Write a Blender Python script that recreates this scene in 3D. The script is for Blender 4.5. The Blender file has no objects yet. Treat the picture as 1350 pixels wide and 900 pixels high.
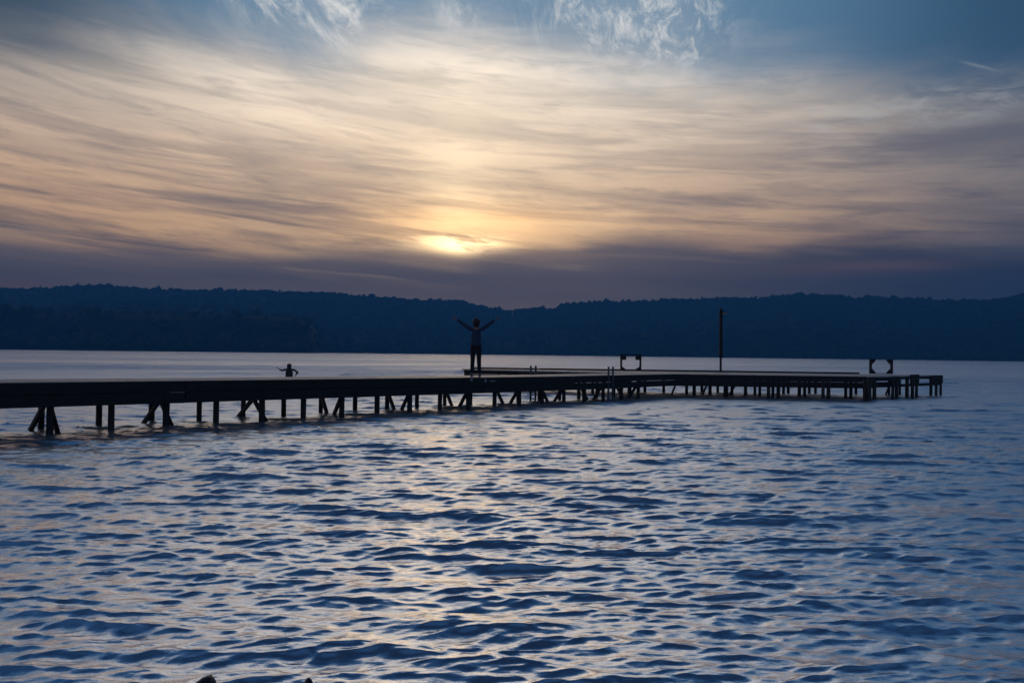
import bpy, bmesh, math, random
import numpy as np
from mathutils import Vector, Matrix, Euler

random.seed(7)
rng = np.random.default_rng(11)
scene = bpy.context.scene
COL = scene.collection
R = math.radians
VOLUME_HAZE = True

# ---------------------------------------------------------------- camera
CAM_H, FPX, PW, PH = 1.6, 1000.0, 1350.0, 900.0
PITCH, ROLL = R(0.95), R(0.687)
cd = bpy.data.cameras.new("camera")
cam = bpy.data.objects.new("camera", cd)
COL.objects.link(cam)
rot = Matrix.Rotation(math.pi / 2 + PITCH, 3, 'X') @ Matrix.Rotation(ROLL, 3, 'Z')
cam.matrix_world = Matrix.Translation((0, 0, CAM_H)) @ rot.to_4x4()
cd.sensor_width = 36.0
cd.lens = FPX / PW * 36.0
cd.clip_start = 0.05
cd.clip_end = 20000
scene.camera = cam


def ray(px, py):
    return rot @ Vector(((px - PW / 2) / FPX, -(py - PH / 2) / FPX, -1.0))


def at(px, py, z):
    d = ray(px, py)
    t = (z - CAM_H) / d.z
    return Vector((d.x * t, d.y * t, z))


def at_y(px, py, y):
    d = ray(px, py)
    t = y / d.y
    return Vector((d.x * t, y, CAM_H + d.z * t))


# ---------------------------------------------------------------- node helper
class V:
    """A socket (or number) with arithmetic."""
    tree = None

    def __init__(self, s):
        self.s = s

    @staticmethod
    def put(sock, v):
        if isinstance(v, V):
            v = v.s
        if isinstance(v, bpy.types.NodeSocket):
            V.tree.links.new(v, sock)
        else:
            sock.default_value = v

    @staticmethod
    def math(op, *a, clamp=False):
        n = V.tree.nodes.new('ShaderNodeMath')
        n.operation = op
        n.use_clamp = clamp
        for i, x in enumerate(a):
            V.put(n.inputs[i], x)
        return V(n.outputs[0])

    def __add__(self, o): return V.math('ADD', self, o)
    __radd__ = __add__
    def __sub__(self, o): return V.math('SUBTRACT', self, o)
    def __rsub__(self, o): return V.math('SUBTRACT', o, self)
    def __mul__(self, o): return V.math('MULTIPLY', self, o)
    __rmul__ = __mul__
    def __truediv__(self, o): return V.math('DIVIDE', self, o)
    def exp(self): return V.math('EXPONENT', self)
    def sat(self): return V.math('ADD', self, 0.0, clamp=True)


def sstep(x, lo, hi):
    n = V.tree.nodes.new('ShaderNodeMapRange')
    n.interpolation_type = 'SMOOTHSTEP'
    V.put(n.inputs[0], x)
    V.put(n.inputs[1], lo)
    V.put(n.inputs[2], hi)
    n.inputs[3].default_value = 0.0
    n.inputs[4].default_value = 1.0
    return V(n.outputs[0])


def vec(x, y, z=0.0):
    n = V.tree.nodes.new('ShaderNodeCombineXYZ')
    for i, a in enumerate((x, y, z)):
        V.put(n.inputs[i], a)
    return V(n.outputs[0])


def noise(p, scale=1.0, detail=4.0, rough=0.55, dist=0.0):
    n = V.tree.nodes.new('ShaderNodeTexNoise')
    V.put(n.inputs['Vector'], p)
    n.inputs['Scale'].default_value = scale
    n.inputs['Detail'].default_value = detail
    n.inputs['Roughness'].default_value = rough
    n.inputs['Distortion'].default_value = dist
    return V(n.outputs['Fac'])


def mixc(f, a, b):
    n = V.tree.nodes.new('ShaderNodeMix')
    n.data_type = 'RGBA'
    n.clamp_factor = True
    V.put(n.inputs[0], f)
    for i, c in ((6, a), (7, b)):
        if isinstance(c, tuple):
            c = tuple(c) + (1.0,) if len(c) == 3 else c
        V.put(n.inputs[i], c)
    return V(n.outputs[2])


def addc(f, a, b):
    n = V.tree.nodes.new('ShaderNodeMix')
    n.data_type = 'RGBA'
    n.blend_type = 'ADD'
    n.clamp_factor = False
    V.put(n.inputs[0], f)
    for i, c in ((6, a), (7, b)):
        if isinstance(c, tuple):
            c = tuple(c) + (1.0,)
        V.put(n.inputs[i], c)
    return V(n.outputs[2])


def curve(x, lo, hi, pts):
    """Piecewise smooth function of x (pts given as x, y; y within 0..1)."""
    n = V.tree.nodes.new('ShaderNodeFloatCurve')
    m = V.tree.nodes.new('ShaderNodeMapRange')
    V.put(m.inputs[0], x)
    m.inputs[1].default_value = lo
    m.inputs[2].default_value = hi
    V.tree.links.new(m.outputs[0], n.inputs['Value'])
    c = n.mapping.curves[0]
    q = [((a - lo) / (hi - lo), b) for a, b in pts]
    c.points[0].location = q[0]
    c.points[1].location = q[-1]
    for a in q[1:-1]:
        c.points.new(*a)
    n.mapping.update()
    return V(n.outputs[0])


# ---------------------------------------------------------------- sky
SUN = ray(603, 322).normalized()
SUN_EL = math.asin(SUN.z)
SUN_AZ = math.atan2(SUN.x, SUN.y)


def uv_of(px, py):
    d = ray(px, py).normalized()
    return math.atan2(d.x, d.y), math.asin(d.z)


world = bpy.data.worlds.new("World")
scene.world = world
world.use_nodes = True
nt = world.node_tree
nt.nodes.clear()
V.tree = nt
tc = nt.nodes.new('ShaderNodeTexCoord')
sp = nt.nodes.new('ShaderNodeSeparateXYZ')
nt.links.new(tc.outputs['Generated'], sp.inputs[0])
X, Y, Z = (V(sp.outputs[i]) for i in range(3))
U = V.math('ARCTAN2', X, Y)
VV = V.math('ARCSINE', Z)
W = VV + U * 0.075                       # streak level lines fall to the right

skyt = nt.nodes.new('ShaderNodeTexSky')
skyt.sky_type = 'NISHITA'
skyt.sun_disc = False
skyt.sun_elevation = SUN_EL
skyt.sun_rotation = SUN_AZ
skyt.dust_density = 2.0
skyt.ozone_density = 3.0

nA = noise(vec(U * 1.7, W * 15.0, 3.1), 1.0, 6, 0.6, 0.15)
nB = noise(vec(U * 1.1, W * 7.0, 9.4), 1.0, 5, 0.55, 0.25)
nC = noise(vec(U * 5.0, W * 42.0, 1.7), 1.0, 5, 0.6, 0.5)
nD = noise(vec(U * 3.0, VV * 9.0, 5.5), 1.0, 6, 0.6, 0.8)

dU = U - SUN_AZ
dV = VV - SUN_EL


def gauss(su, sv, ou=0.0, ov=0.0):
    a = (dU - ou) / su
    b = (dV - ov) / sv
    return (0.0 - (a * a + b * b)).exp()


# clear sky: the physical sky, cooled towards the dusk blue of the upper frame
hi = sstep(VV, 0.30, 0.65)
blue = mixc(hi, (0.060, 0.140, 0.225), (0.058, 0.145, 0.235))
blue = mixc(sstep(VV, 0.48, 0.78), blue, (0.006, 0.030, 0.085))
blue = mixc(sstep(VV, 0.68, 1.15), blue, (0.0008, 0.005, 0.018))
side = sstep(V.math('ABSOLUTE', U + 0.05), 0.25, 0.75)
blue = mixc(side * (1.0 - sstep(VV, 0.45, 0.9)) * 0.7, blue, (0.016, 0.052, 0.115))
back = sstep(V.math('ABSOLUTE', U), 0.7, 2.0)
blue = mixc(back * 0.8, blue, (0.010, 0.034, 0.085))
clear = addc(0.012 * (1.0 - sstep(VV, 0.4, 1.0)), blue, V(skyt.outputs[0]))

# high veil of cloud, lit warm from the sun
g_wide = gauss(0.40, 0.30, 0.0, 0.10)
g_mid = gauss(0.20, 0.16, 0.0, 0.05)
low = 1.0 - sstep(VV, 0.12, 0.36)
rs = sstep(U, 0.1, 0.6)
far_c = mixc(rs, mixc(low, (0.62, 0.53, 0.43), (0.78, 0.45, 0.22)), mixc(low, (0.37, 0.37, 0.36), (0.25, 0.19, 0.16)))
near_c = mixc(low, (1.22, 1.04, 0.83), (1.28, 0.77, 0.36))
veil = mixc(g_wide, far_c, near_c)
veil = mixc(g_mid * 0.55, veil, (1.15, 0.86, 0.52))
dark_c = mixc(g_wide, mixc(rs, (0.105, 0.085, 0.092), (0.085, 0.080, 0.098)), (0.34, 0.23, 0.165))
dark_hi = mixc(g_wide, (0.17, 0.165, 0.165), (0.55, 0.47, 0.38))
streakA = sstep(nA, 0.44, 0.60)
streakB = sstep(nB, 0.48, 0.68)
nE = noise(vec(U * 2.2, W * 34.0, 15.7), 1.0, 6, 0.6, 0.5)
streakC = sstep(nE, 0.46, 0.62)
str_low = (streakA * 0.7 + streakB * 0.45 + streakC * 0.55).sat() * low
str_hi = (streakB * 0.35 + streakA * 0.3 + streakC * 0.25) * (1.0 - low)
veil = mixc(str_hi, veil, dark_hi)
veil = mixc(str_low * 0.90, veil, dark_c)
bright = sstep(nC, 0.52, 0.78) * (low * 0.35 + 0.12)
veil = mixc(bright, veil, mixc(g_wide, (0.36, 0.29, 0.24), (1.15, 0.82, 0.48)))

nF = noise(vec(U * 8.0, W * 58.0, 51.0), 1.0, 7, 0.66, 0.5)
veil = mixc(sstep(nF, 0.46, 0.68) * 0.42, veil, mixc(low, dark_hi, dark_c))
top_px = [(0, 18), (150, 26), (300, 50), (420, 52), (550, 30), (650, 45), (750, 68), (850, 76), (950, 84), (1100, 82), (1350, 92)]
pts = [(-1.6, .38)] + [uv_of(a, b) for a, b in top_px] + [(1.6, .28)]
top = curve(U, -1.6, 1.6, pts)
edge = VV + (nD - 0.5) * 0.10 + (nB - 0.5) * 0.05
vmask = 1.0 - sstep(edge - top, -0.060, 0.040)
vmask = vmask * (0.86 + 0.14 * sstep(nB, 0.25, 0.55))

# mares' tails above the veil
warpx = noise(vec(U * 3.0, VV * 3.0, 2.0), 1.0, 3, 0.5) - 0.5
warpy = noise(vec(U * 3.0, VV * 3.0, 7.0), 1.0, 3, 0.5) - 0.5
wu = U + warpx * 0.35
wv = VV + warpy * 0.35
tails = noise(vec(wu * 5.0 + wv * 7.0, wv * 30.0 - wu * 26.0, 4.0), 1.0, 7, 0.62, 0.3)
tails2 = noise(vec(wu * 3.5 - wv * 4.0, wv * 15.0 + wu * 11.0, 8.0), 1.0, 9, 0.68, 0.5)
patch = noise(vec(U * 4.2, VV * 5.0, 12.5), 1.0, 3, 0.5)


def spot(px, py, su, sv):
    u0, v0 = uv_of(px, py)
    a = (U - u0) / su
    b = (VV - v0) / sv
    return (0.0 - (a * a + b * b)).exp()


wm = (spot(815, 30, .10, .05) + spot(420, 15, .10, .045) * 0.9 + spot(600, 10, .06, .05) * .55 + spot(900, 60, .05, .05) * .5).sat()


def arcs(px, py, f, seed):
    """Strands of cirrus curving round the point px, py."""
    u0, v0 = uv_of(px, py)
    a = U - u0 + warpx * 0.05
    b = VV - v0 + warpy * 0.05
    rho = V.math('SQRT', a * a + b * b)
    phi = V.math('ARCTAN2', a, b)
    n = noise(vec(rho * f + warpx * 2.0, phi * 2.6, seed), 1.0, 9, 0.72, 0.45)
    return sstep(n, 0.44, 0.72)


wisps = (arcs(925, -40, 34.0, 3.0) * (spot(800, 24, .095, .046) * 1.4 + spot(890, 42, .055, .042) * 1.2).sat()
         + arcs(560, -140, 30.0, 6.0) * (spot(435, 14, .060, .042) + spot(360, 4, .06, .026) * .9).sat() * 1.2
         + arcs(760, -20, 24.0, 9.0) * spot(608, 8, .035, .030) * .7).sat()
wild = sstep(tails, 0.52, 0.75) * sstep(patch, 0.5, 0.68) * sstep(VV, 0.40, 0.5) * (1.0 - back)
wisps = (wisps * 0.9 + wild * 0.35 + wm * 0.18).sat()

sky = mixc(vmask * 0.95, clear, veil)
sky = mixc(wisps, sky, mixc(g_wide, (0.44, 0.47, 0.48), (0.74, 0.71, 0.66)))

# unseen bright cloud band, added overhead to lighten the water's reflections
ovh_fill = sstep(VV, 0.438, 0.48) * (1.0 - sstep(VV, 0.45, 0.61)) * (0.0 - (dU * dU) / (0.62 * 0.62)).exp() * (1.0 - 0.6 * rs) * (0.45 + 0.55 * sstep(nD, 0.30, 0.60))
sky = mixc(ovh_fill * 0.9, sky, (1.50, 1.15, 0.82))

# warm lit edges above the bank
sky = mixc((spot(990, 318, .14, .013) * sstep(nA + nC, 0.85, 1.1) * 0.75).sat(), sky, (0.50, 0.30, 0.19))
sky = mixc((spot(740, 287, .16, .008) * sstep(nC, 0.4, 0.6) * 0.7).sat(), sky, (0.78, 0.50, 0.28))

# small lit puffs, a short trail and broken sheets in the right half
puffs = (spot(1010, 102, .022, .008) + spot(1047, 111, .020, .008) + spot(1230, 142, .15, .022) * .8 + spot(940, 132, .05, .008) * .7) * sstep(noise(vec(U * 22.0, W * 70.0, 41.0), 1.0, 6, .65, .5), 0.42, 0.66)
sky = mixc((puffs * 0.95).sat(), sky, (0.46, 0.45, 0.43))
ua, va = uv_of(1262, 80)
ub, vb = uv_of(1322, 95)
tv = (VV - va) - (U - ua) * ((vb - va) / (ub - ua))
trail = (0.0 - tv * tv / (0.0016 * 0.0016)).exp() * sstep(U, ua - .004, ua + .02) * (1.0 - sstep(U, ub - .02, ub + .004))
sky = mixc(trail * 0.45 * sstep(nD, .3, .5), sky, (0.45, 0.48, 0.50))
dk = spot(1230, 186, .20, .013) * sstep(nA, 0.36, 0.56) + spot(960, 262, .17, .013) * sstep(nC, 0.35, 0.6) * .8 + spot(300, 268, .26, .010) * sstep(nE, .35, .55) * .8
sky = mixc((dk * 0.6).sat(), sky, (0.125, 0.115, 0.135))
# vignette-like darkening painted into the sky's upper corners
sky = mixc((spot(-30, -20, .17, .09) * 0.85).sat(), sky, (0.030, 0.048, 0.066))
sky = mixc((spot(1390, -10, .17, .13) * 0.7).sat(), sky, (0.016, 0.045, 0.085))

# low dark bank
bank_px = [(0, 318), (150, 332), (300, 342), (450, 337), (560, 345), (605, 347), (660, 340), (740, 338), (800, 322), (880, 318), (1000, 332), (1080, 324), (1160, 316), (1250, 326), (1350, 332)]
bp = [(-1.6, .13)] + [(uv_of(a, b)[0], uv_of(a, b)[1]) for a, b in bank_px] + [(1.6, .13)]
bt = curve(U, -1.6, 1.6, bp)
bedge = VV - bt + (nA - 0.5) * 0.045 + (nC - 0.5) * 0.030
bank = 1.0 - sstep(bedge, -0.014, 0.016)
lit = sstep(nE, 0.50, 0.64) * (1.0 - sstep(0.0 - bedge, 0.004, 0.040)) * (1.0 - 0.6 * rs)
bank = bank * (1.0 - 0.75 * lit)
bank_c = mixc(sstep(U, 0.0, 0.6), (0.250, 0.192, 0.170), (0.036, 0.040, 0.050))
bank_c = mixc((noise(vec(U * 3.0, W * 20.0, 21.0), 1.0, 4, .5) - 0.3).sat(), bank_c, (0.10, 0.080, 0.095))
pink = spot(1150, 352, .10, .008) * sstep(nA, 0.35, 0.6) + spot(0, 374, .09, .006)
bank_c = mixc(pink.sat() * 0.55, bank_c, (0.26, 0.13, 0.11))
sky = mixc(bank * 0.96, sky, bank_c)

# the sun behind the gap in the bank
gap = (1.0 - bank * 0.93)
slit = 1.0 - 0.9 * sstep(noise(vec(U * 13.0, W * 75.0, 33.0), 1.0, 6, 0.65, 0.6) + (VV - SUN_EL) * 7.0, 0.44, 0.62)
core = gauss(0.054, 0.0110, 0.0, 0.001) + gauss(0.022, 0.013, 0.005, 0.0) * 0.6
halo = gauss(0.13, 0.034, 0.0, 0.018)
halo2 = gauss(0.060, 0.075, 0.0, 0.060)
shade = (1.0 - str_low * 0.75)
sky = addc(core * gap * slit * 3.2, sky, (1.0, 0.72, 0.36))
sky = addc(halo * gap * shade * 1.5, sky, (1.0, 0.52, 0.14))
sky = addc(halo2 * gap * shade * 0.30, sky, (1.0, 0.80, 0.45))

# below the horizon
sky = mixc(1.0 - sstep(VV, -0.05, 0.0), sky, (0.02, 0.03, 0.045))
bg = nt.nodes.new('ShaderNodeBackground')
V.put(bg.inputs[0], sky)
bg.inputs[1].default_value = 1.0
wo = nt.nodes.new('ShaderNodeOutputWorld')
nt.links.new(bg.outputs[0], wo.inputs[0])
world.cycles.sampling_method = 'MANUAL'
world.cycles.sample_map_resolution = 1024

sd = bpy.data.lights.new("sun", 'SUN')
sun = bpy.data.objects.new("sun", sd)
COL.objects.link(sun)
sd.energy = 0.03
sd.angle = R(14)
sd.color = (1.0, 0.66, 0.36)
sun.rotation_euler = SUN.to_track_quat('Z', 'Y').to_euler()
sun.location = (0, 0, 60)


# ---------------------------------------------------------------- materials
def material(name, col, col2=None, rough=0.8, scale=6.0, stretch=(1, 1, 1), bump=0.0, metallic=0.0, spec=0.5, detail=5):
    m = bpy.data.materials.new(name)
    m.use_nodes = True
    t = m.node_tree
    V.tree = t
    b = t.nodes['Principled BSDF']
    tcn = t.nodes.new('ShaderNodeTexCoord')
    mp = t.nodes.new('ShaderNodeMapping')
    t.links.new(tcn.outputs['Object'], mp.inputs[0])
    mp.inputs['Scale'].default_value = stretch
    n = noise(V(mp.outputs[0]), scale, detail, 0.6)
    c2 = col2 or tuple(c * 0.55 for c in col)
    V.put(b.inputs['Base Color'], mixc(sstep(n, 0.3, 0.7), c2, col))
    V.put(b.inputs['Roughness'], (n * 0.2 + (rough - 0.1)).sat())
    b.inputs['Metallic'].default_value = metallic
    b.inputs['Specular IOR Level'].default_value = spec
    if bump:
        bn = t.nodes.new('ShaderNodeBump')
        bn.inputs['Strength'].default_value = bump
        bn.inputs['Distance'].default_value = 0.02
        V.put(bn.inputs['Height'], n)
        t.links.new(bn.outputs[0], b.inputs['Normal'])
    return m


def deck_material(name, axis_rot):
    m = bpy.data.materials.new(name)
    m.use_nodes = True
    t = m.node_tree
    V.tree = t
    b = t.nodes['Principled BSDF']
    tcn = t.nodes.new('ShaderNodeTexCoord')
    mp = t.nodes.new('ShaderNodeMapping')
    t.links.new(tcn.outputs['Object'], mp.inputs[0])
    mp.inputs['Rotation'].default_value = (0, 0, axis_rot)
    s = t.nodes.new('ShaderNodeSeparateXYZ')
    t.links.new(mp.outputs[0], s.inputs[0])
    x, y = V(s.outputs[0]), V(s.outputs[1])
    board = V.math('FLOOR', x / 0.145)
    fr = V.math('FRACT', x / 0.145)
    gapm = 1.0 - sstep(V.math('ABSOLUTE', fr - 0.5), 0.44, 0.49)
    wn = t.nodes.new('ShaderNodeTexWhiteNoise')
    wn.noise_dimensions = '1D'
    V.put(wn.inputs['W'], board)
    tone = V(wn.outputs['Value'])
    grain = noise(vec(x * 30.0, y * 2.0, tone * 20.0), 1.0, 4, 0.6)
    c = mixc(tone, (0.34, 0.33, 0.33), (0.52, 0.51, 0.50))
    c = mixc(sstep(grain, 0.4, 0.75) * 0.5, c, (0.19, 0.185, 0.18))
    c = mixc(gapm, (0.02, 0.02, 0.02), c)
    V.put(b.inputs['Base Color'], c)
    b.inputs['Roughness'].default_value = 0.42
    bn = t.nodes.new('ShaderNodeBump')
    bn.inputs['Distance'].default_value = 0.008
    V.put(bn.inputs['Height'], gapm)
    t.links.new(bn.outputs[0], b.inputs['Normal'])
    return m


M_BEAM = material('dark_timber', (0.032, 0.027, 0.023), (0.014, 0.012, 0.011), 0.85, 5.0, (1, 1, 6), 0.4)
M_PILE = material('wet_timber', (0.028, 0.024, 0.020), (0.012, 0.011, 0.010), 0.6, 6.0, (4, 4, .6), 0.5)
M_STEEL = material('dull_steel', (0.10, 0.13, 0.16), (0.06, 0.075, 0.09), 0.5, 14.0, metallic=0.5)
M_POST = material('dark_post', (0.035, 0.030, 0.028), (0.018, 0.016, 0.016), 0.8, 8.0, (3, 3, .5), 0.3)
M_LAMP = material('lamp_grey', (0.35, 0.35, 0.35), (0.2, 0.2, 0.2), 0.5, 10)
M_PLATE = material('worn_plate', (0.40, 0.40, 0.40), (0.12, 0.12, 0.12), 0.7, 18)
M_ROCK = material('wet_rock', (0.030, 0.028, 0.028), (0.010, 0.010, 0.011), 0.45, 9.0, bump=0.8)
M_SKIN = material('skin', (0.36, 0.22, 0.16), (0.30, 0.17, 0.12), 0.6, 20)
M_HAIR = material('brown_hair', (0.030, 0.018, 0.012), (0.012, 0.008, 0.006), 0.55, 30, (6, 6, 1), 0.5)
M_SWEATER = material('blue_sweater', (0.040, 0.072, 0.130), (0.024, 0.045, 0.085), 0.9, 40, bump=0.3)
M_TROUSER = material('dark_trousers', (0.016, 0.015, 0.020), (0.009, 0.009, 0.012), 0.9, 40, bump=0.2)
M_SHOE = material('grey_shoe', (0.16, 0.21, 0.25), (0.09, 0.12, 0.15), 0.7, 30)
M_OLIVE = material('olive_top', (0.045, 0.052, 0.028), (0.025, 0.03, 0.016), 0.9, 40, bump=0.3)
M_SHORE = material('shore_gravel', (0.14, 0.125, 0.11), (0.05, 0.045, 0.04), 0.9, 22, bump=1.0)
M_HILL = material('hillside', (0.030, 0.045, 0.030), (0.016, 0.026, 0.018), 0.95, 0.02, spec=0.1)
D1 = (0.6957, 0.7183)
M_DECK = deck_material('deck_boards', -math.atan2(D1[1], D1[0]))
M_DECK2 = deck_material('platform_boards', 0.0)


# ---------------------------------------------------------------- objects
def link(name, me, mat=None, parent=None, smooth=False):
    o = bpy.data.objects.new(name, me)
    COL.objects.link(o)
    if mat is not None:
        me.materials.append(mat)
    if parent is not None:
        o.parent = parent
        o.matrix_parent_inverse = Matrix.Identity(4)
        o.location = -parent.location if o.get('_w') else (0, 0, 0)
    if smooth:
        me.polygons.foreach_set('use_smooth', [True] * len(me.polygons))
    return o


def empty(name, loc, label, cat, group=None, rz=0.0):
    o = bpy.data.objects.new(name, None)
    COL.objects.link(o)
    o.empty_display_size = 0.2
    o.location = loc
    o.rotation_euler = (0, 0, rz)
    o['label'] = label
    o['category'] = cat
    if group:
        o['group'] = group
    return o


class MB:
    """Collects shapes into one bmesh."""
    def __init__(self):
        self.bm = bmesh.new()

    def bar(self, a, b, w, h=None, up=None, bev=0.006, taper=1.0):
        """A square timber from a to b."""
        h = h or w
        a, b = Vector(a), Vector(b)
        d = (b - a)
        L = d.length
        d.normalize()
        up = Vector(up) if up else (Vector((0, 0, 1)) if abs(d.z) < .9 else Vector((0, 1, 0)))
        s = d.cross(up).normalized()
        t = s.cross(d).normalized()
        vs = []
        for k, p in ((1.0, a), (taper, b)):
            for i, j in ((-1, -1), (1, -1), (1, 1), (-1, 1)):
                vs.append(self.bm.verts.new(p + s * (i * w / 2 * k) + t * (j * h / 2 * k)))
        fs = [(3, 2, 1, 0), (4, 5, 6, 7), (0, 1, 5, 4), (1, 2, 6, 5), (2, 3, 7, 6), (3, 0, 4, 7)]
        F = [self.bm.faces.new([vs[i] for i in f]) for f in fs]
        if bev:
            es = list({e for f in F for e in f.edges})
            bmesh.ops.bevel(self.bm, geom=es, offset=min(bev, w * .2, h * .2), segments=1, affect='EDGES')
        return self

    def pole(self, a, b, r0, r1=None, n=10, wob=0.0):
        r1 = r1 or r0
        a, b = Vector(a), Vector(b)
        d = (b - a).normalized()
        up = Vector((0, 0, 1)) if abs(d.z) < .9 else Vector((0, 1, 0))
        s = d.cross(up).normalized()
        t = s.cross(d).normalized()
        K = 5
        rings = []
        ph = random.random() * 6
        for k in range(K + 1):
            f = k / K
            p = a.lerp(b, f)
            r = r0 + (r1 - r0) * f
            p = p + s * (wob * math.sin(ph + f * 3)) + t * (wob * math.cos(ph + f * 2.3))
            rings.append([self.bm.verts.new(p + (s * math.cos(q) + t * math.sin(q)) * r * (1 + .06 * math.sin(3 * q + ph)))
                          for q in [2 * math.pi * i / n for i in range(n)]])
        for k in range(K):
            for i in range(n):
                self.bm.faces.new((rings[k][i], rings[k][(i + 1) % n], rings[k + 1][(i + 1) % n], rings[k + 1][i]))
        self.bm.faces.new(rings[0][::-1])
        self.bm.faces.new(rings[-1])
        return self

    def prism(self, poly, z0, z1):
        """poly: list of (x, y); z0/z1: number or function of (x, y)."""
        f0 = z0 if callable(z0) else (lambda x, y: z0)
        f1 = z1 if callable(z1) else (lambda x, y: z1)
        lo = [self.bm.verts.new((x, y, f0(x, y))) for x, y in poly]
        hi = [self.bm.verts.new((x, y, f1(x, y))) for x, y in poly]
        n = len(poly)
        self.bm.faces.new(lo[::-1])
        self.bm.faces.new(hi)
        for i in range(n):
            j = (i + 1) % n
            self.bm.faces.new((lo[i], lo[j], hi[j], hi[i]))
        return self

    def build(self, name, mat, parent=None, smooth=False, origin=(0, 0, 0)):
        bm = self.bm
        bmesh.ops.translate(bm, verts=bm.verts, vec=-Vector(origin))
        bmesh.ops.recalc_face_normals(bm, faces=bm.faces)
        me = bpy.data.meshes.new(name)
        bm.to_mesh(me)
        bm.free()
        return link(name, me, mat, parent, smooth)


# ================================================================ PIER
A0 = Vector((-8.67, 14.29))
DD = Vector(D1)
MM = Vector((-DD.y, DD.x))                     # across, away from the camera
BENT = Vector((-.786, 1.0)) * 0.98
OVER = 0.25
WID = 1.76
STEP = 1.0675
S0, S1 = -5.6, 21.2


def deck_z(s):
    return 0.905 + 0.082 * max(0.0, min(1.0, (13.0 - s) / 14.5)) + (0.0056 * max(0.0, -1.5 - s))


def sxy(x, y):
    return (Vector((x, y)) - A0).dot(DD)


def P2(s, off=0.0):
    return A0 + DD * s + MM * off


def V3(p, z):
    return Vector((p.x, p.y, z))


FH = 0.448
OR = (0, 0, 0)
pier = empty('pier', (0, 0, 0), 'long dark timber pier on braced piles crossing the water to a T-shaped head', 'pier')

F0 = Vector((6.26, 29.34))
F1 = Vector((13.55, 29.0))
B1 = Vector((18.85, 33.2))
BL = Vector((-1.95, 35.0))
LF = Vector((-2.15, 34.0))
Q = P2(20.6, WID - OVER)

# decks
mb = MB()
ss = np.linspace(S0, S1, 15)
near = [P2(s, -OVER) for s in ss]
far = [P2(s, WID - OVER) for s in np.linspace(S0, 20.6, 15)]
bm = mb.bm
TH = 0.045
cols = []
for a, b in zip(near, far):
    za, zb = deck_z(sxy(*a)), deck_z(sxy(*b))
    cols.append([bm.verts.new(V3(a, za)), bm.verts.new(V3(b, zb)), bm.verts.new(V3(b, zb - TH)), bm.verts.new(V3(a, za - TH))])
for c0, c1 in zip(cols[:-1], cols[1:]):
    for i in range(4):
        j = (i + 1) % 4
        bm.faces.new((c0[i], c0[j], c1[j], c1[i]))
bm.faces.new(cols[0])
bm.faces.new(cols[-1][::-1])
mb.build('deck', M_DECK, pier)
ov = Vector((-0.07, 0.0))
poly = [LF + ov, Q + DD * 0.006, F0 + DD * 0.006, F1, B1, BL + ov]
MB().prism([(p.x, p.y) for p in poly], 0.905 - TH, 0.905).build('deck', M_DECK2, pier)


def edge(a, b, za, zb, h, w, name='edge_beam', drop=TH, m=M_BEAM):
    """A vertical board under the deck edge, from a to b (2-D), its top just below the deck."""
    mbb = MB()
    hh = h / 2 - .004
    for k in (0, 1):
        j = random.uniform(-.004, .004)
        a3 = V3(a, za - drop - hh / 2 - .002 - k * (hh + .008) + j)
        b3 = V3(b, zb - drop - hh / 2 - .002 - k * (hh + .008) + j + random.uniform(-.005, .005))
        mbb.bar(a3, b3, w + random.uniform(-.006, .006), hh, bev=.010)
    return mbb.build(name, m, pier)


# edge beams of the walkway, laid in lengths, near and far side
cut = [S0 + .02, -1.9, 2.4, 6.65, 10.95, 15.2, 19.0, S1 - .03]
for a, b in zip(cut[:-1], cut[1:]):
    edge(P2(a, -OVER - .037), P2(b - (.012 if b < S1 - .1 else -.06), -OVER - .037), deck_z(a), deck_z(b), FH, .07, drop=.006)
for a, b in zip(cut[:-1], cut[1:]):
    b = min(b, 20.5)
    edge(P2(a, WID - OVER - .05), P2(b - .012, WID - OVER - .05), deck_z(a), deck_z(b), FH - TH - .12, .07)


def inset(a, b, k):
    d = (b - a).normalized()
    n = Vector((-d.y, d.x))
    return a + n * k, b + n * k


# platform: near side (two lengths), left arm side, left end, back kerb
a, b = inset(F0, F1, -.037)
mid = a.lerp(b, .52)
edge(a, mid, .905, .905, FH, .07, drop=.006)
edge(mid + Vector((.012, 0)), b, .905, .905, FH, .07, drop=.006)
a, b = inset(LF, Q, .045)
edge(a + (b - a).normalized() * .05, b, .905, .905, .33, .07)
edge(LF + Vector((.045, .05)), BL + Vector((.045, -.05)), .905, .905, .33, .07)
a, b = inset(BL, B1, -.06)
edge(a + Vector((.08, 0)), b - Vector((.2, 0)), .905, .905, .13, .09)
# low kerb along the back edge, in lengths with gaps
for f0, f1 in ((0.005, .152), (.1526, .314), (.3146, .483), (.4836, .663), (.6636, .83)):
    a3, b3 = BL.lerp(B1, f0), BL.lerp(B1, f1)
    o_ = Vector((0, -.06))
    MB().bar(V3(a3 + o_, .905 + .036), V3(b3 + o_, .905 + .036), .10, .07).build('kerb', M_BEAM, pier)

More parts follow.
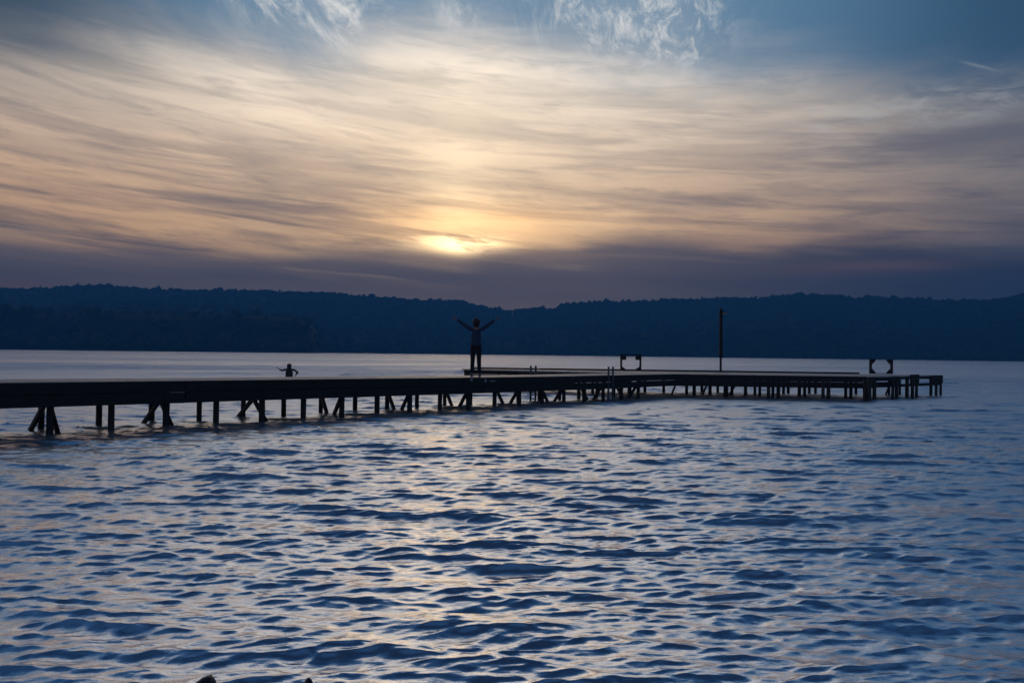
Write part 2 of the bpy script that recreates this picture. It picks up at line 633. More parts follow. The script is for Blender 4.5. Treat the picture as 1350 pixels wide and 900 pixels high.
# right-hand end: open frame of a top beam and a low wale with fender boards
e_d = (B1 - F1).normalized()
e_n = Vector((-e_d.y, e_d.x))
a, b = F1 + e_n * .06 + e_d * .04, B1 + e_n * .06 - e_d * .05
edge(a, b, .905, .905, .10, .08)
MB().bar(V3(a, .52), V3(b, .52), .08, .11).build('wale', M_BEAM, pier)
LEND = (B1 - F1).length
for f0, f1, z0, z1 in ((.02, .10, .46, .87), (.115, .305, .72, .86), (.31, .40, .47, .88), (.54, .655, .56, .955), (.815, .995, .56, .90)):
    p, q = F1 + e_d * (LEND * f0) - e_n * .012, F1 + e_d * (LEND * f1) - e_n * .012
    MB().bar(V3(p, (z0 + z1) / 2), V3(q, (z0 + z1) / 2), .05, z1 - z0).build('fender_board', M_BEAM, pier)
p, q = F1 + e_d * (LEND * .03) + e_n * .055, F1 + e_d * (LEND * .34) + e_n * .055
MB().bar(V3(p, .625), V3(q, .625), .06, .095).build('wale', M_BEAM, pier)


def pile(p, w=.12, top=.5, lean=0.0):
    dx, dy = random.uniform(-.012, .012), random.uniform(-.012, .012)
    mbb = MB()
    w *= random.uniform(.93, 1.1)
    mbb.pole((p.x + lean + dx, p.y + dy, -1.3), (p.x, p.y, top), w / 2 * 1.08, w / 2, 9, .004)
    return mbb.build('pile', M_PILE, pier, smooth=True)


# bents of the walkway
n_first = -4
bents = list(range(n_first, 20))
for n in bents:
    s = n * STEP
    pn = P2(s)
    pf = pn + BENT
    z = deck_z(s) - TH - .13
    if n < 19:
        pile(pn, .125, z)
    pile(pf, .115, z)
    MB().bar(V3(pn - BENT.normalized() * .12, z + .05), V3(pf + BENT.normalized() * .14, z + .05), .12, .12).build('cross_beam', M_BEAM, pier)
    if n % 2 == 0:
        zt = z - .08
        if n <= 4:                                  # crossing braces
            ends = [(pn + DD * .03, pf - DD * .22), (pf + DD * .05, pn + DD * .16)]
        else:                                       # braces meeting at the middle
            ends = [(pn - BENT * .06 + DD * .07, pn + BENT * .50 + DD * .05), (pf + BENT * .05 - DD * .07, pn + BENT * .55 - DD * .04)]
        for t_, f_ in ends:
            MB().bar(V3(t_, zt + .10), V3(f_, -.10), .075, .085).build('brace', M_PILE, pier)

# piles of the platform, where each one meets the water
spots = [(957, 523, .17), (965, 521, .12), (983, 521.5, .13), (995, 520, .12), (1001.7, 522.5, .12), (1013, 525.5, .14), (1019, 524.5, .12), (1026, 525, .13),
         (1033, 519.5, .12), (1039, 518.5, .12), (1054, 522.5, .13), (1061, 523, .13), (1067, 518.5, .12), (1075, 518.5, .12), (1085, 527.5, .13), (1092, 527.5, .13),
         (1115, 524.5, .12), (1121.5, 524.5, .12), (1128.5, 519.5, .11), (1141, 528.5, .17), (1146, 529, .15), (1152.6, 528, .13),
         (1172, 521.5, .11), (1177, 526.5, .12), (1182, 526, .12), (1186, 520.5, .10), (1196, 525, .14), (1203, 525.5, .13), (1208, 525, .12),
         (1227, 522, .13), (1234, 521.8, .12), (1240, 521.2, .11),
         (905, 519, .12), (915, 521, .14), (925, 518, .12), (936, 519.5, .13), (946, 518, .12), (875, 517.5, .12), (850, 517, .12), (829, 518, .12)]
for px, py, w in spots:
    p = at(px, py, 0)
    pile(p, w, .80)
for f in (.03, .22, .42, .62, .8):                  # left arm
    c = LF.lerp(Q, f)
    pile(c + Vector((.10, .14)), .12, .82)
MB().bar(V3(at(1166, 521.5, 0).xy, -.1), V3(at(1176, 521.5, 0).xy, .75), .06, .07).build('brace', M_PILE, pier)
for px0, px1 in ((884, 895), (925, 936), (960, 975)):
    MB().bar(V3(at(px0, 520, 0).xy, -.1), V3(at(px1, 520, 0).xy, .75), .07, .08).build('brace', M_PILE, pier)
# pale worn plates nailed to the near edge beam
for px, py, w, h in ((621.5, 500.5, .10, .07), (640, 501.5, .09, .10), (649.5, 502.2, .19, .05)):
    dxy = ray(px, py)
    # point on the beam's near face
    k = (A0 + MM * (-OVER - .037 - .039)).dot(MM) / Vector((dxy.x, dxy.y)).dot(MM)
    c = Vector((dxy.x * k, dxy.y * k, CAM_H + dxy.z * k))
    MB().bar(c - Vector((DD.x, DD.y, 0)) * w / 2, c + Vector((DD.x, DD.y, 0)) * w / 2, .008, h, bev=.002).build('metal_plate', M_PLATE, pier)


# ---------------------------------------------------------------- things on the pier
def ladder(px, py_top, off, label, foot):
    """Swimming ladder fixed to the walkway's side at the pixel column px."""
    t = (px - PW / 2) / FPX
    base = A0 + MM * off
    s = (t * base.y - base.x) / (DD.x - t * DD.y)
    c = base + DD * s
    z = deck_z(s)
    root = empty('swimming_ladder', (c.x, c.y, z), label, 'ladder', 'swimming ladders on the pier')
    for k in (-1, 1):
        p = DD * (.125 * k)
        m = MB()
        m.pole((p.x, p.y, -foot), (p.x, p.y, .30), .036, .036, 10)
        m.build('rail', M_STEEL, root, smooth=True)
    for i in range(5):
        zz = -.12 - .24 * i
        a_, b_ = -DD * .12, DD * .12
        MB().bar((a_.x, a_.y, zz), (b_.x, b_.y, zz), .06, .03).build('rung', M_STEEL, root)
    return root


ladder(805.5, 482, -OVER - .115, 'steel swimming ladder on the near side of the pier, left of the square-bracketed timber frame', 1.3)
ladder(703.5, 481, WID - OVER + .045, 'steel swimming ladder on the far side of the pier, nearest to the standing woman', 1.3)


def timber_frame(px, py, d_hint, w, h, label, boxy):
    c = at(px, py, .905)
    root = empty('timber_frame', c, label, 'frame', 'low timber frames on the pier head')
    q = .085
    for k in (-1, 1):
        MB().bar((k * (w / 2 - q / 2), 0, 0), (k * (w / 2 - q / 2), 0, h), q, .11).build('post', M_POST, root)
        x0 = k * (w / 2 - q)
        if boxy:
            MB().bar((x0, 0, h - .12), (x0 - k * .20, 0, h - .12), .10, .20, bev=.01).build('bracket', M_POST, root)
            tri = [(0, 0), (0, .16), (-k * .20, .02), (-k * .20, 0)]
            sets = [tri]
        else:
            sets = [[(0, 0), (0, .22), (-k * .05, .20), (-k * .17, .07), (-k * .19, 0)],
                    [(0, h - .002), (0, h - .24), (-k * .05, h - .21), (-k * .16, h - .09), (-k * .19, h - .002)]]
        for tri in sets:
            m = MB()
            for yy in (-.045, .045):
                pass
            lo = [m.bm.verts.new((x0 + x, -.045, z)) for x, z in tri]
            hi_ = [m.bm.verts.new((x0 + x, .045, z)) for x, z in tri]
            m.bm.faces.new(lo)
            m.bm.faces.new(hi_[::-1])
            for i in range(len(tri)):
                j = (i + 1) % len(tri)
                m.bm.faces.new((lo[i], hi_[i], hi_[j], lo[j]))
            m.build('bracket', M_POST, root)
    if boxy:
        MB().bar((-w / 2 - .01, 0, h + .028), (w / 2 + .01, 0, h + .028), .14, .055).build('top_board', M_POST, root)
    else:
        MB().bar((-w / 2 + q, 0, .014), (w / 2 - q, 0, .014), .12, .024).build('base_board', M_POST, root)
    return root


timber_frame(831.5, 487.3, 36, 1.02, .70, 'low dark timber frame with square upper brackets, standing left of the lamp post', True)
timber_frame(1161.5, 492.6, 33, 1.04, .67, 'open-topped pair of facing C-shaped timber posts near the right end of the pier head', False)

# lamp post
c = at(950, 489.4, .905)
lp = empty('lamp_post', c, 'tall dark lamp post with a small lamp at its top, on the pier head', 'lamp post')
sc_ = c.y / 1000.0
MB().pole((0, 0, 0), (0, 0, .70), .052, .050, 12).build('steel_foot', M_POST, lp, smooth=True)
MB().bar((0, 0, .66), (0, 0, .76), .17, .17).build('collar', M_POST, lp)
MB().bar((0, 0, .74), (0, 0, 82.5 * sc_), .145, .145, bev=.015, taper=.9).build('pole', M_POST, lp)
zl = 79 * sc_
arm = MB().bar((.06, 0, zl - .06), (.20, -.01, zl - .02), .04, .04).build('lamp_arm', M_POST, lp)
hd = MB()
hd.bar((.10, -.01, zl - .09), (.27, -.01, zl - .12), .15, .10, bev=.02).build('lamp_head', M_LAMP, lp)


# ================================================================ PEOPLE
def skin_mesh(name, verts, edges, radii, root, levels=2):
    me = bpy.data.meshes.new(name)
    me.from_pydata([tuple(v) for v in verts], edges, [])
    o = bpy.data.objects.new(name, me)
    COL.objects.link(o)
    md = o.modifiers.new('skin', 'SKIN')
    md.use_smooth_shade = True
    roots = root if isinstance(root, (list, tuple)) else [root]
    for i, r in enumerate(radii):
        sv = me.skin_vertices[0].data[i]
        sv.radius = r if isinstance(r, tuple) else (r, r)
        sv.use_root = i in roots
    s = o.modifiers.new('sub', 'SUBSURF')
    s.levels = s.render_levels = levels
    dg = bpy.context.evaluated_depsgraph_get()
    out = bpy.data.meshes.new_from_object(o.evaluated_get(dg))
    bpy.data.objects.remove(o)
    bpy.data.meshes.remove(me)
    return out


class Skel:
    def __init__(self):
        self.v, self.e, self.r, self.n = [], [], [], {}

    def add(self, name, p, r, to=None):
        self.n[name] = len(self.v)
        self.v.append(Vector(p))
        self.r.append(r)
        if to is not None:
            self.e.append((self.n[to], self.n[name]))
        return self

    def mesh(self, name, root, levels=2):
        roots = [self.n[x] for x in root]
        return skin_mesh(name, self.v, self.e, self.r, roots, levels)


def join_meshes(name, meshes):
    bm = bmesh.new()
    for m in meshes:
        bm.from_mesh(m)
        bpy.data.meshes.remove(m)
    me = bpy.data.meshes.new(name)
    bm.to_mesh(me)
    bm.free()
    return me


def blob(name, c, rx, ry, rz, f=None, sub=3, amp=0.0, seed=0):
    bm = bmesh.new()
    bmesh.ops.create_icosphere(bm, subdivisions=sub, radius=1.0)
    rr = np.random.default_rng(seed)
    ph = rr.uniform(0, 6.28, (6, 3))
    fr = rr.uniform(2, 7, (6, 3))
    for v in bm.verts:
        p = v.co.copy()
        k = 1.0
        if amp:
            k += amp * sum(math.sin(fr[i][0] * p.x + ph[i][0]) * math.sin(fr[i][1] * p.y + ph[i][1]) * math.sin(fr[i][2] * p.z + ph[i][2]) for i in range(6))
        q = Vector((p.x * rx, p.y * ry, p.z * rz)) * k
        if f:
            q = f(q)
        v.co = q + Vector(c)
    me = bpy.data.meshes.new(name)
    bm.to_mesh(me)
    bm.free()
    return me


def head_shape(q):
    """Jaw narrows, face flattens in front (+y), nose and brow stand out."""
    z = q.z / .115
    if z < 0:
        q.x *= 1 + .30 * z
        q.y *= 1 + .10 * z
    if q.y > 0:
        a = math.exp(-((q.x / .016) ** 2 + ((q.z + .015) / .026) ** 2))
        q.y += .022 * a
        q.y -= .010 * math.exp(-(((abs(q.x) - .032) / .014) ** 2 + ((q.z - .008) / .012) ** 2))
        q.y -= .006 * math.exp(-((q.x / .022) ** 2 + ((q.z + .058) / .006) ** 2))
    return q


def hand(meshes, wrist, direction, palm_n, side):
    """Palm with four unequal bent fingers and a thumb, open hand."""
    d = Vector(direction).normalized()
    n = Vector(palm_n).normalized()
    t = d.cross(n).normalized() * side              # towards the thumb
    n = t.cross(d).normalized() * side
    w = Vector(wrist)
    s = Skel()
    s.add('w', w, (.022, .020)).add('p', w + d * .045, (.036, .016), 'w').add('q', w + d * .088, (.038, .014), 'p')
    meshes.append(s.mesh('palm', ['w'], 1))
    for i, (off, L) in enumerate(((.027, .066), (.009, .074), (-.009, .069), (-.026, .054))):
        b0 = w + d * .078 + t * off
        spread = d + t * (off * 6)
        spread.normalize()
        f = Skel()
        f.add('a', b0, .0095).add('b', b0 + spread * L * .45, .0088, 'a')
        f.add('c', b0 + spread * L * .78 + n * .008, .008, 'b').add('d', b0 + spread * L + n * .02, .0065, 'c')
        meshes.append(f.mesh('finger', ['a'], 1))
    b0 = w + d * .028 + t * .022
    td = (d * .6 + t * .8).normalized()
    f = Skel()
    f.add('a', b0, .012).add('b', b0 + td * .035, .0105, 'a').add('c', b0 + td * .05 + d * .022, .008, 'b')
    meshes.append(f.mesh('thumb', ['a'], 1))


def person(loc, label, arms, clothes, rz=0.0, height=1.74, long_hair=False, stance=.11, group=None, bulk=1.0):
    root = empty('person', loc, label, 'person', group, rz)
    k = height / 1.74
    root.scale = (k * bulk, k * bulk, k)
    top_mat, leg_mat, shoe_mat = clothes
    hip, kn, an = .085, .095, stance

    def torso(s, g):
        s.add('pelvis', (0, 0, .94), (.145 + g, .105 + g))
        s.add('waist', (0, .005, 1.09), (.120 + g, .088 + g), 'pelvis')
        s.add('chest', (0, 0, 1.27), (.150 + g, .100 + g), 'waist')
        s.add('collar', (0, -.01, 1.405), (.095 + g, .070 + g), 'chest')

    def legs(s, g, foot=True):
        for q, n in ((-1, 'l'), (1, 'r')):
            s.add('hip' + n, (q * hip, 0, .86), .088 + g, 'pelvis')
            s.add('knee' + n, (q * kn, .015, .49), .055 + g, 'hip' + n)
            s.add('calf' + n, (q * (kn + an) / 2, -.012, .34), .052 + g, 'knee' + n)
            s.add('ankle' + n, (q * an, 0, .09), .036 + g * 1.6, 'calf' + n)
            if foot:
                s.add('toe' + n, (q * (an + .02), .14, .03), (.036, .022), 'ankle' + n)

    def arm(s, g, end):
        for q, n in ((-1, 'l'), (1, 'r')):
            sh, el, wr = arms[n]
            s.add('sh' + n, sh, .052 + g, 'collar')
            s.add('el' + n, el, .038 + g, 'sh' + n)
            s.add('wr' + n, Vector(el).lerp(Vector(wr), end), .026 + g, 'el' + n)

    b = Skel()
    torso(b, 0)
    legs(b, 0)
    arm(b, 0, 1.0)
    b.add('neck', (0, .0, 1.50), .050, 'collar').add('skull', (0, .012, 1.58), .055, 'neck')
    ms = [b.mesh('trunk', ['pelvis'])]
    ms.append(blob('head', (0, .015, 1.617), .076, .094, .118, head_shape, 4))
    for q in (-1, 1):
        ms.append(blob('ear', (q * .076, .005, 1.612), .010, .018, .030, None, 2))
        ms.append(blob('eye', (q * .031, .098, 1.624), .013, .010, .011, None, 2))
    for q, n in ((-1, 'l'), (1, 'r')):
        sh, el, wr = (Vector(x) for x in arms[n])
        hand(ms, wr, wr - el, arms['palm' + n], -q)
    link('body', join_meshes('body', ms), M_SKIN, root, True)

    s = Skel()
    s.add('hem', (0, 0, .885), (.172, .128))
    s.add('pelvis', (0, 0, .985), (.168, .124), 'hem')
    s.add('waist', (0, .005, 1.10), (.152, .112), 'pelvis')
    s.add('chest', (0, 0, 1.27), (.172, .120), 'waist')
    s.add('collar', (0, -.01, 1.41), (.100, .078), 'chest')
    s.add('neckline', (0, -.002, 1.465), (.064, .062), 'collar')
    arm(s, .015, .93)
    link('sweater', s.mesh('sweater', ['hem']), top_mat, root, True)
    t = Skel()
    t.add('waistband', (0, .003, 1.03), (.138, .104))
    t.add('pelvis', (0, 0, .93), (.158, .118), 'waistband')
    legs(t, .014, False)
    link('trousers', t.mesh('trousers', ['pelvis']), leg_mat, root, True)
    for q in (-1, 1):
        def shoe(p):
            p.z = max(p.z, -.042)
            return p
        link('shoe', blob('shoe', (q * (an + .012), .055, .043), .048, .140, .055, shoe, 3), shoe_mat, root, True)
    if long_hair:
        hm = [blob('hair', (0, -.016, 1.640), .096, .108, .118, lambda p: Vector((p.x, min(p.y, .055), p.z)), 3, .03, 3),
              blob('locks', (0, -.065, 1.52), .085, .050, .150, None, 3, .05, 5)]
    else:
        hm = [blob('hair', (0, -.020, 1.632), .112, .112, .124, lambda p: Vector((p.x, min(p.y, .06), p.z)), 3, .045, 9),
              blob('locks', (0, -.050, 1.545), .092, .055, .075, None, 3, .06, 4)]
    link('hair', join_meshes('hair', hm), M_HAIR, root, True)
    return root


raised = {'l': ((-.165, -.005, 1.415), (-.40, .03, 1.575), (-.595, .06, 1.715)),
          'r': ((.165, -.005, 1.415), (.385, .03, 1.575), (.575, .06, 1.715)),
          'palml': (.3, .9, .1), 'palmr': (-.3, .9, .1)}
foot = at(627.6, 494.2, .0)
t = (627.6 - PW / 2) / FPX
cc = A0 + MM * .42
s_ = (t * cc.y - cc.x) / (DD.x - t * DD.y)
pp = cc + DD * s_
person((pp.x, pp.y, deck_z(s_) + .002), 'woman in blue sweater and dark trousers standing on the pier with both arms raised wide',
       raised, (M_SWEATER, M_TROUSER, M_SHOE), 0.04, 1.735)

hip_pose = {'l': ((-.165, -.005, 1.395), (-.30, .02, 1.33), (-.41, .04, 1.44)),
            'r': ((.165, -.005, 1.395), (.345, -.05, 1.25), (.25, .02, 1.06)),
            'palml': (0, .2, -1), 'palmr': (-1, .2, .1)}
wp = at_y(381.5, 479.2, 45.0)
person((wp.x, wp.y, wp.z - 1.75), 'dark-haired person in an olive top wading waist-deep beyond the pier, one arm held out sideways',
       hip_pose, (M_OLIVE, M_TROUSER, M_SHOE), 0.15, 1.74, True, bulk=1.45)


# ================================================================ ROCKS AND SHORE
def boulder(px, y, ztop, rx, ry, seed, label):
    t_ = ray(px, 895)
    x = t_.x * y / t_.y
    H = .22
    o = link('boulder', blob('boulder', (0, 0, 0), rx, ry, H, None, 4, .10, seed), M_ROCK, None, True)
    o.location = (x, y, ztop - H * .96)
    o.rotation_euler = (0, 0, math.pi)
    o['label'] = label
    o['category'] = 'rock'
    o['group'] = 'wet rocks at the water edge'
    return o


boulder(250, 3.52, .040, .19, .16, 4, 'broad dark wet rock breaking the water at the bottom edge')
boulder(408, 3.50, .078, .085, .08, 8, 'small pointed dark wet rock at the bottom edge, right of the broad rock')

# shore under the camera
gx = np.linspace(-40, 40, 120)
gy = np.concatenate([np.linspace(-30, -3, 30), np.linspace(-2.7, 3.3, 50)])
XX, YY = np.meshgrid(gx, gy)
ZZ = np.interp(YY, [-30, -6, 0, 2.0, 3.3], [1.6, .9, .40, .10, -.22])
ZZ = ZZ + .04 * np.sin(XX * 1.7 + YY) * np.sin(YY * 2.3) + rng.normal(0, .012, XX.shape)


def grid_mesh(name, P, wrap=False):
    nr, nc = P.shape[:2]
    me = bpy.data.meshes.new(name)
    me.vertices.add(nr * nc)
    me.vertices.foreach_set('co', P.reshape(-1).astype(np.float32))
    i = np.arange(nr - 1)[:, None] * nc
    j = np.arange(nc if wrap else nc - 1)[None, :]
    j2 = (j + 1) % nc
    q = np.stack([i + j, i + j2, i + nc + j2, i + nc + j], -1).reshape(-1, 4).astype(np.int32)
    me.loops.add(q.size)
    me.loops.foreach_set('vertex_index', q.reshape(-1))
    me.polygons.add(len(q))
    me.polygons.foreach_set('loop_start', np.arange(0, q.size, 4, dtype=np.int32))
    me.polygons.foreach_set('use_smooth', np.ones(len(q), dtype=bool))
    me.update(calc_edges=True)
    return me


sh = link('shore', grid_mesh('shore', np.stack([XX, YY, ZZ], -1)), M_SHORE)
sh['kind'] = 'structure'


# ================================================================ WATER
def bands(L, N, lo_hi, wind, spread, lam_p, seed, tail=4.0, floor=.012):
    """Random wave fields on a periodic tile, split into wavelength bands."""
    g = np.random.default_rng(seed)
    k1 = 2 * np.pi * np.fft.fftfreq(N, L / N)
    KX, KY = np.meshgrid(k1, k1)
    K = np.hypot(KX, KY)
    K[0, 0] = 1e-6
    kp = 2 * np.pi / lam_p
    cosw = (KX * wind[0] + KY * wind[1]) / K
    S = K ** (-tail) * np.exp(-1.0 * (kp / K) ** 2) * (np.abs(cosw) ** spread + floor)
    amp = np.sqrt(S) * (2 * np.pi / L)
    Z0 = (g.normal(size=(N, N)) + 1j * g.normal(size=(N, N)))
    out = []
    for lo, hi_ in lo_hi:
        lam = 2 * np.pi / K
        m = ((lam >= lo) & (lam < hi_)).astype(float)
        H = Z0 * amp * m
        h = np.fft.ifft2(H).real * N * N
        dx = np.fft.ifft2(1j * KX / K * H).real * N * N
        dy = np.fft.ifft2(1j * KY / K * H).real * N * N
        sl = np.var(np.fft.ifft2(1j * KX * H).real * N * N) + np.var(np.fft.ifft2(1j * KY * H).real * N * N)
        out.append([lo, L, N, h, dx, dy, sl])
    return out


WIND = np.array((0.10, 1.0))
WIND /= np.linalg.norm(WIND)
BN = bands(40.0, 1024, [(.17, .33), (.33, .66), (.66, 1.3), (1.3, 6.0)], WIND, 11.0, .66, 5)
WIND2 = np.array((-0.25, 1.0))
WIND2 /= np.linalg.norm(WIND2)
BS = bands(5.6, 512, [(.035, .08), (.08, .17)], WIND2, 5.0, .66, 9, 4.0, .03)
# height of the whole field: scale to the wanted rms
BN += bands(61.0, 1024, [(1.1, 3.2)], WIND, 40.0, 1.6, 31, 4.0, .0)
for b, k in zip(BN + BS, (.160, .130, .060, .020, .072, .085, .160)):
    k /= math.sqrt(b[6])
    for i in (3, 4, 5):
        b[i] *= k
    b[6] *= k * k
print('sigma', math.sqrt(sum(b[6] for b in BN + BS)))
print('slope var by band', [(b[0], round(b[6], 4)) for b in BN + BS])


def vnoise(x, y, seed):
    g = np.random.default_rng(seed)
    o_ = np.zeros_like(x)
    for f, a in ((1, 1.), (2.1, .5), (4.3, .27), (9.1, .14), (18.7, .07)):
        for _ in range(2):
            an, ph = g.uniform(0, 6.28), g.uniform(0, 6.28)
            o_ = o_ + a * np.sin(f * (x * math.cos(an) + y * math.sin(an)) + ph)
    return o_


def sample(f, L, N, x, y):
    fx = (x / L % 1.0) * N
    fy = (y / L % 1.0) * N
    i = np.floor(fx).astype(np.int32)
    j = np.floor(fy).astype(np.int32)
    fx = (fx - i).astype(np.float32)
    fy = (fy - j).astype(np.float32)
    i %= N
    j %= N
    i1 = (i + 1) % N
    j1 = (j + 1) % N
    f = f.astype(np.float32)
    return (f[j, i] * (1 - fx) + f[j, i1] * fx) * (1 - fy) + (f[j1, i] * (1 - fx) + f[j1, i1] * fx) * fy


rr = [1.0]
while rr[-1] < 420:
    rr.append(rr[-1] + max(.012, rr[-1] * .0031))
while rr[-1] < 2500:
    rr.append(rr[-1] * 1.05)
rr = np.array(rr)
th_mid = np.linspace(-.70, .70, 1050)
th = np.concatenate([np.linspace(-math.pi, -.72, 130, endpoint=False), th_mid, np.linspace(.72, math.pi, 130, endpoint=False)])
RR, TT = np.meshgrid(rr, th, indexing='ij')
WX = (RR * np.sin(TT)).astype(np.float64)
WY = (RR * np.cos(TT)).astype(np.float64)
dr = np.gradient(rr)[:, None] * np.ones_like(TT)
dth = np.gradient(th)[None, :] * RR
cell = np.maximum(dr, np.where(np.abs(TT) < .71, dth, dth * .5))
HX = np.zeros_like(WX)
HY = np.zeros_like(WX)
HZ = np.zeros_like(WX)
lost = np.zeros_like(WX)
CHOP = 1.25
# gusts: patches of rougher and calmer water
gust = 1.0 + .22 * np.sin(WX * .21 + 1.3 + .8 * np.sin(WY * .09)) * np.sin(WY * .27 + .6 * np.sin(WX * .13))
streak = vnoise(WX / 4.5, WY / 11, 77)
for lo, L, N, h, dx, dy, sl in BN + BS:
    wgt = np.clip((lo / (1.1 * cell) - .6) / .9, 0, 1)
    wgt = wgt * wgt * (3 - 2 * wgt)
    act = np.where(wgt.max(axis=1) > 0)[0]
    lost += (1 - wgt ** 2) * sl
    if len(act) == 0:
        continue
    n = act[-1] + 1
    x, y, w = WX[:n], WY[:n], wgt[:n]
    if lo >= .66:                         # longer, higher waves out on the open lake
        far_k = np.clip((RR[:n] - 35) / 120, 0, 1)
        w = w * (1 + far_k * (.6 if lo >= 1.2 else -.25 if lo > 1.0 else -.5))
    w = w * (1 + .38 * np.clip(streak[:n], -1.2, 1.2) * np.clip((RR[:n] - 22) / 40, 0, 1))
    if L < 20:
        w = w * gust[:n]
    HZ[:n] += w * sample(h, L, N, x / 1.3, y * 1.12) / 1.12
    HX[:n] += CHOP * w * sample(dx, L, N, x / 1.3, y * 1.12)
    HY[:n] += CHOP * w * sample(dy, L, N, x / 1.3, y * 1.12) / 1.12
    print('band', lo, 'rows', n, 'of', len(rr))
PW_ = np.stack([WX + HX, WY + HY, HZ], -1)
wm_ = grid_mesh('water', PW_, wrap=True)
alpha = np.sqrt(2 * lost * (.18 + .32 * np.clip((RR - 16) / 40, 0, 1) - .18 * np.clip((RR - 60) / 120, 0, 1)) + .00004)
lane = vnoise(WX / 38, WY / 9, 21)
rough_attr = np.sqrt(np.clip(alpha * (1 + (.18 * lane + .26 * np.clip(streak, -1.5, 1.5)) * np.clip((RR - 25) / 40, 0, 1)), .0, .6)).astype(np.float32)
at_ = wm_.attributes.new('wave_rough', 'FLOAT', 'POINT')
at_.data.foreach_set('value', rough_attr.reshape(-1))
print('water verts', len(wm_.vertices), 'rough far', rough_attr[-1, 500], rough_attr[300, 500])

mw = bpy.data.materials.new('lake_water')
mw.use_nodes = True
t = mw.node_tree
V.tree = t
b = t.nodes['Principled BSDF']
b.inputs['Base Color'].default_value = (0.86, 0.90, 0.95, 1)
b.inputs['IOR'].default_value = 1.333
b.inputs['Metallic'].default_value = 0.86
an_ = t.nodes.new('ShaderNodeAttribute')
an_.attribute_name = 'wave_rough'
V.put(b.inputs['Roughness'], V(an_.outputs['Fac']))
tcn = t.nodes.new('ShaderNodeTexCoord')
mp = t.nodes.new('ShaderNodeMapping')
mp.inputs['Scale'].default_value = (1.0, 1.7, 1.0)
t.links.new(tcn.outputs['Object'], mp.inputs[0])
nn = noise(V(mp.outputs[0]), 20.0, 4, .6)
bn = t.nodes.new('ShaderNodeBump')
bn.inputs['Strength'].default_value = 0.4
bn.inputs['Distance'].default_value = 0.008
V.put(bn.inputs['Height'], nn)
t.links.new(bn.outputs[0], b.inputs['Normal'])
water = link('water', wm_, mw)
water['kind'] = 'structure'

# ================================================================ FAR HILLS
sky_px = [(-700, 372), (-400, 384), (-200, 376), (0, 379), (40, 378), (65, 377), (105, 375), (130, 374), (150, 375), (200, 379), (300, 380.5), (350, 382), (400, 382.5),
          (430, 383), (480, 387), (530, 392), (560, 394), (590, 395), (605, 394), (620, 398), (640, 403), (655, 404.5), (668, 408), (690, 404.5),
          (715, 402.5), (727, 405), (745, 398), (770, 396), (800, 396), (850, 395), (900, 392.5), (930, 390), (990, 389), (1000, 390),
          (1040, 387), (1110, 387.5), (1130, 392), (1145, 388), (1160, 389), (1200, 390.5), (1260, 393), (1300, 393), (1350, 390), (1500, 384), (1700, 394), (2050, 380)]
su = [uv_of(a, b_)[0] for a, b_ in sky_px]
se = [math.tan(uv_of(a, b_)[1]) for a, b_ in sky_px]
TREE = 8.0


def ridge_r(u):
    return np.where(u < 0, 2050 + 120 * np.sin(u * 7), 1800 + 100 * np.sin(u * 6 + 1))


def shore_r(u):
    k = np.clip((-.238 - u) / .025, 0, 1)
    return 1240 + 25 * np.sin(u * 9 + 2) + 12 * np.sin(u * 31) - 360 * k * k * (3 - 2 * k)


def hill_z(u, r):
    """Ground height at bearing u, distance r."""
    rg = ridge_r(u)
    crest = np.interp(u, su, se) * rg + CAM_H - TREE
    r0 = shore_r(u)
    f = np.clip((r - r0) / (rg - r0), 0, None)
    prof = np.where(f < 1, .10 * np.minimum(f * 8, 1) + .90 * (f ** 1.25), 1 - .35 * (f - 1))
    fx, fy = r * np.sin(u), r * np.cos(u)
    bump = vnoise(fx / 130, fy / 130, 3) * 5.5 * np.clip(f * 5, 0, 1) * np.clip((1.0 - f) * 4, 0, 1)
    # wooded spur low on the left, ending in a bluff above the pier
    spur = 21 * np.clip((-.245 - u) / .03, 0, 1) * np.exp(-((f - .09) / .06) ** 2)
    z = crest * prof + bump + spur
    return np.where(r < r0, -2.0 + 0 * r, np.maximum(z, .6))


hu = np.linspace(-1.25, 1.25, 520)
hr = np.concatenate([np.linspace(800, 1300, 60), np.linspace(1312, 2300, 72), [2400, 2500]])
UU, RH = np.meshgrid(hu, hr)
HZ_ = hill_z(UU, RH)
hills = link('hills', grid_mesh('hills', np.stack([RH * np.sin(UU), RH * np.cos(UU), HZ_], -1)), M_HILL)
hills['kind'] = 'structure'

# the woods on them: one mass of rough crowns
NT = 15000
bmx = bmesh.new()
bmesh.ops.create_icosphere(bmx, subdivisions=1, radius=1.0)
bv = np.array([v.co[:] for v in bmx.verts])
bf = np.array([[v.index for v in f.verts] for f in bmx.faces])
bmx.free()
tu = rng.uniform(-.80, .80, NT)
rg = ridge_r(tu)
r0 = shore_r(tu)
cls = rng.uniform(0, 1, NT)
f = np.where(cls < .30, rng.normal(1.0, .016, NT), np.where(cls < .46, np.abs(rng.normal(.012, .012, NT)) + .006, rng.uniform(.01, 1.0, NT) ** .8))
tr = r0 + f * (rg - r0)
tz = hill_z(tu, tr)
size = rng.gamma(6.0, .160, NT)
size = np.where(cls < .30, size * (.80 + .12 * vnoise(tu * 60, tu * 0, 8)), size)
hgt = 3.1 * size
wd = 3.4 * size * rng.uniform(.75, 1.35, NT)
nv = len(bv)
jit = 1 + rng.normal(0, .17, (NT, nv, 1))
shape = bv[None] * jit
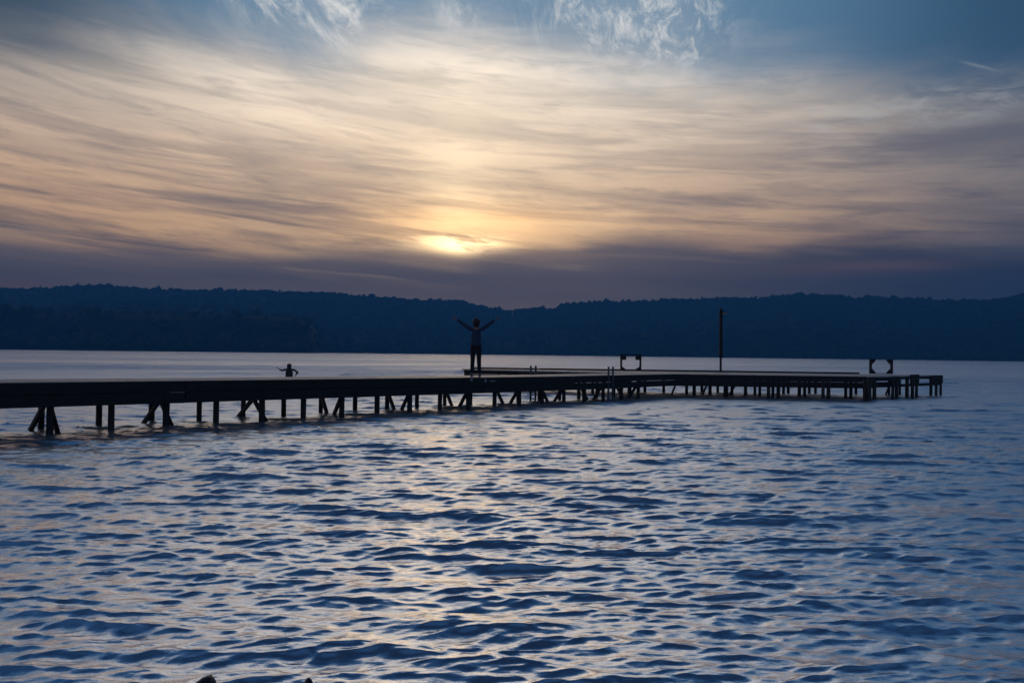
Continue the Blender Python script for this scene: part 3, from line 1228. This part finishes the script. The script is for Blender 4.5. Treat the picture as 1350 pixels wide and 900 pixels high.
# some pointed crowns
pt = (rng.uniform(0, 1, NT) < .14)[:, None]
zz = shape[..., 2]
taper = np.where(pt, np.clip(.85 - .45 * zz, .25, 1.3), 1.0)
P = np.empty((NT, nv, 3))
tx, ty = tr * np.sin(tu), tr * np.cos(tu)
P[..., 0] = tx[:, None] + shape[..., 0] * wd[:, None] * taper
P[..., 1] = ty[:, None] + shape[..., 1] * wd[:, None] * taper
P[..., 2] = tz[:, None] + hgt[:, None] * (.75 + zz * np.where(pt, 1.25, 1.0))
Fc = (bf[None] + (np.arange(NT) * nv)[:, None, None]).reshape(-1, 3).astype(np.int32)
me = bpy.data.meshes.new('forest')
me.vertices.add(NT * nv)
me.vertices.foreach_set('co', P.reshape(-1).astype(np.float32))
me.loops.add(Fc.size)
me.loops.foreach_set('vertex_index', Fc.reshape(-1))
me.polygons.add(len(Fc))
me.polygons.foreach_set('loop_start', np.arange(0, Fc.size, 3, dtype=np.int32))
tone = np.repeat(rng.uniform(0, 1, NT), nv).astype(np.float32)
me.update(calc_edges=True)
ta = me.attributes.new('tone', 'FLOAT', 'POINT')
ta.data.foreach_set('value', tone)
mf = bpy.data.materials.new('foliage')
mf.use_nodes = True
t = mf.node_tree
V.tree = t
b = t.nodes['Principled BSDF']
an_ = t.nodes.new('ShaderNodeAttribute')
an_.attribute_name = 'tone'
V.put(b.inputs['Base Color'], mixc(V(an_.outputs['Fac']), (0.018, 0.034, 0.022), (0.050, 0.068, 0.036)))
b.inputs['Roughness'].default_value = 0.9
b.inputs['Specular IOR Level'].default_value = 0.1
forest = link('forest', me, mf)
forest['kind'] = 'stuff'
forest['label'] = 'dark blue wooded hillsides along the far shore of the lake'
forest['category'] = 'forest'

# ================================================================ HAZE
if VOLUME_HAZE:
    bm = bmesh.new()
    bmesh.ops.create_cube(bm, size=1.0)
    for v in bm.verts:
        v.co = Vector((v.co.x * 5200, v.co.y * 5200, -3.5 + (v.co.z + .5) * 263.5))
    me = bpy.data.meshes.new('haze')
    bm.to_mesh(me)
    bm.free()
    mh = bpy.data.materials.new('air')
    mh.use_nodes = True
    t = mh.node_tree
    t.nodes.clear()
    pv = t.nodes.new('ShaderNodeVolumePrincipled')
    pv.inputs['Color'].default_value = (0.08, 0.43, 1.0, 1)
    pv.inputs['Density'].default_value = 0.00070
    pv.inputs['Anisotropy'].default_value = 0.0
    mo = t.nodes.new('ShaderNodeOutputMaterial')
    t.links.new(pv.outputs[0], mo.inputs['Volume'])
    hz = link('haze', me, mh)
    hz['kind'] = 'stuff'
    hz['label'] = 'thin blue evening haze over the lake'
    hz['category'] = 'haze'

# ================================================================ RENDER SETTINGS
scene.view_settings.view_transform = 'Standard'
scene.view_settings.look = 'None'
scene.view_settings.exposure = 0.78
scene.view_settings.gamma = 1.0
scene.view_settings.use_curve_mapping = False
cy = scene.cycles
cy.use_denoising = True
cy.max_bounces = 6
cy.diffuse_bounces = 2
cy.glossy_bounces = 3
cy.volume_bounces = 0
cy.transmission_bounces = 2
cy.sample_clamp_indirect = 4.0
scene.render.resolution_x = 1024
scene.render.resolution_y = 682
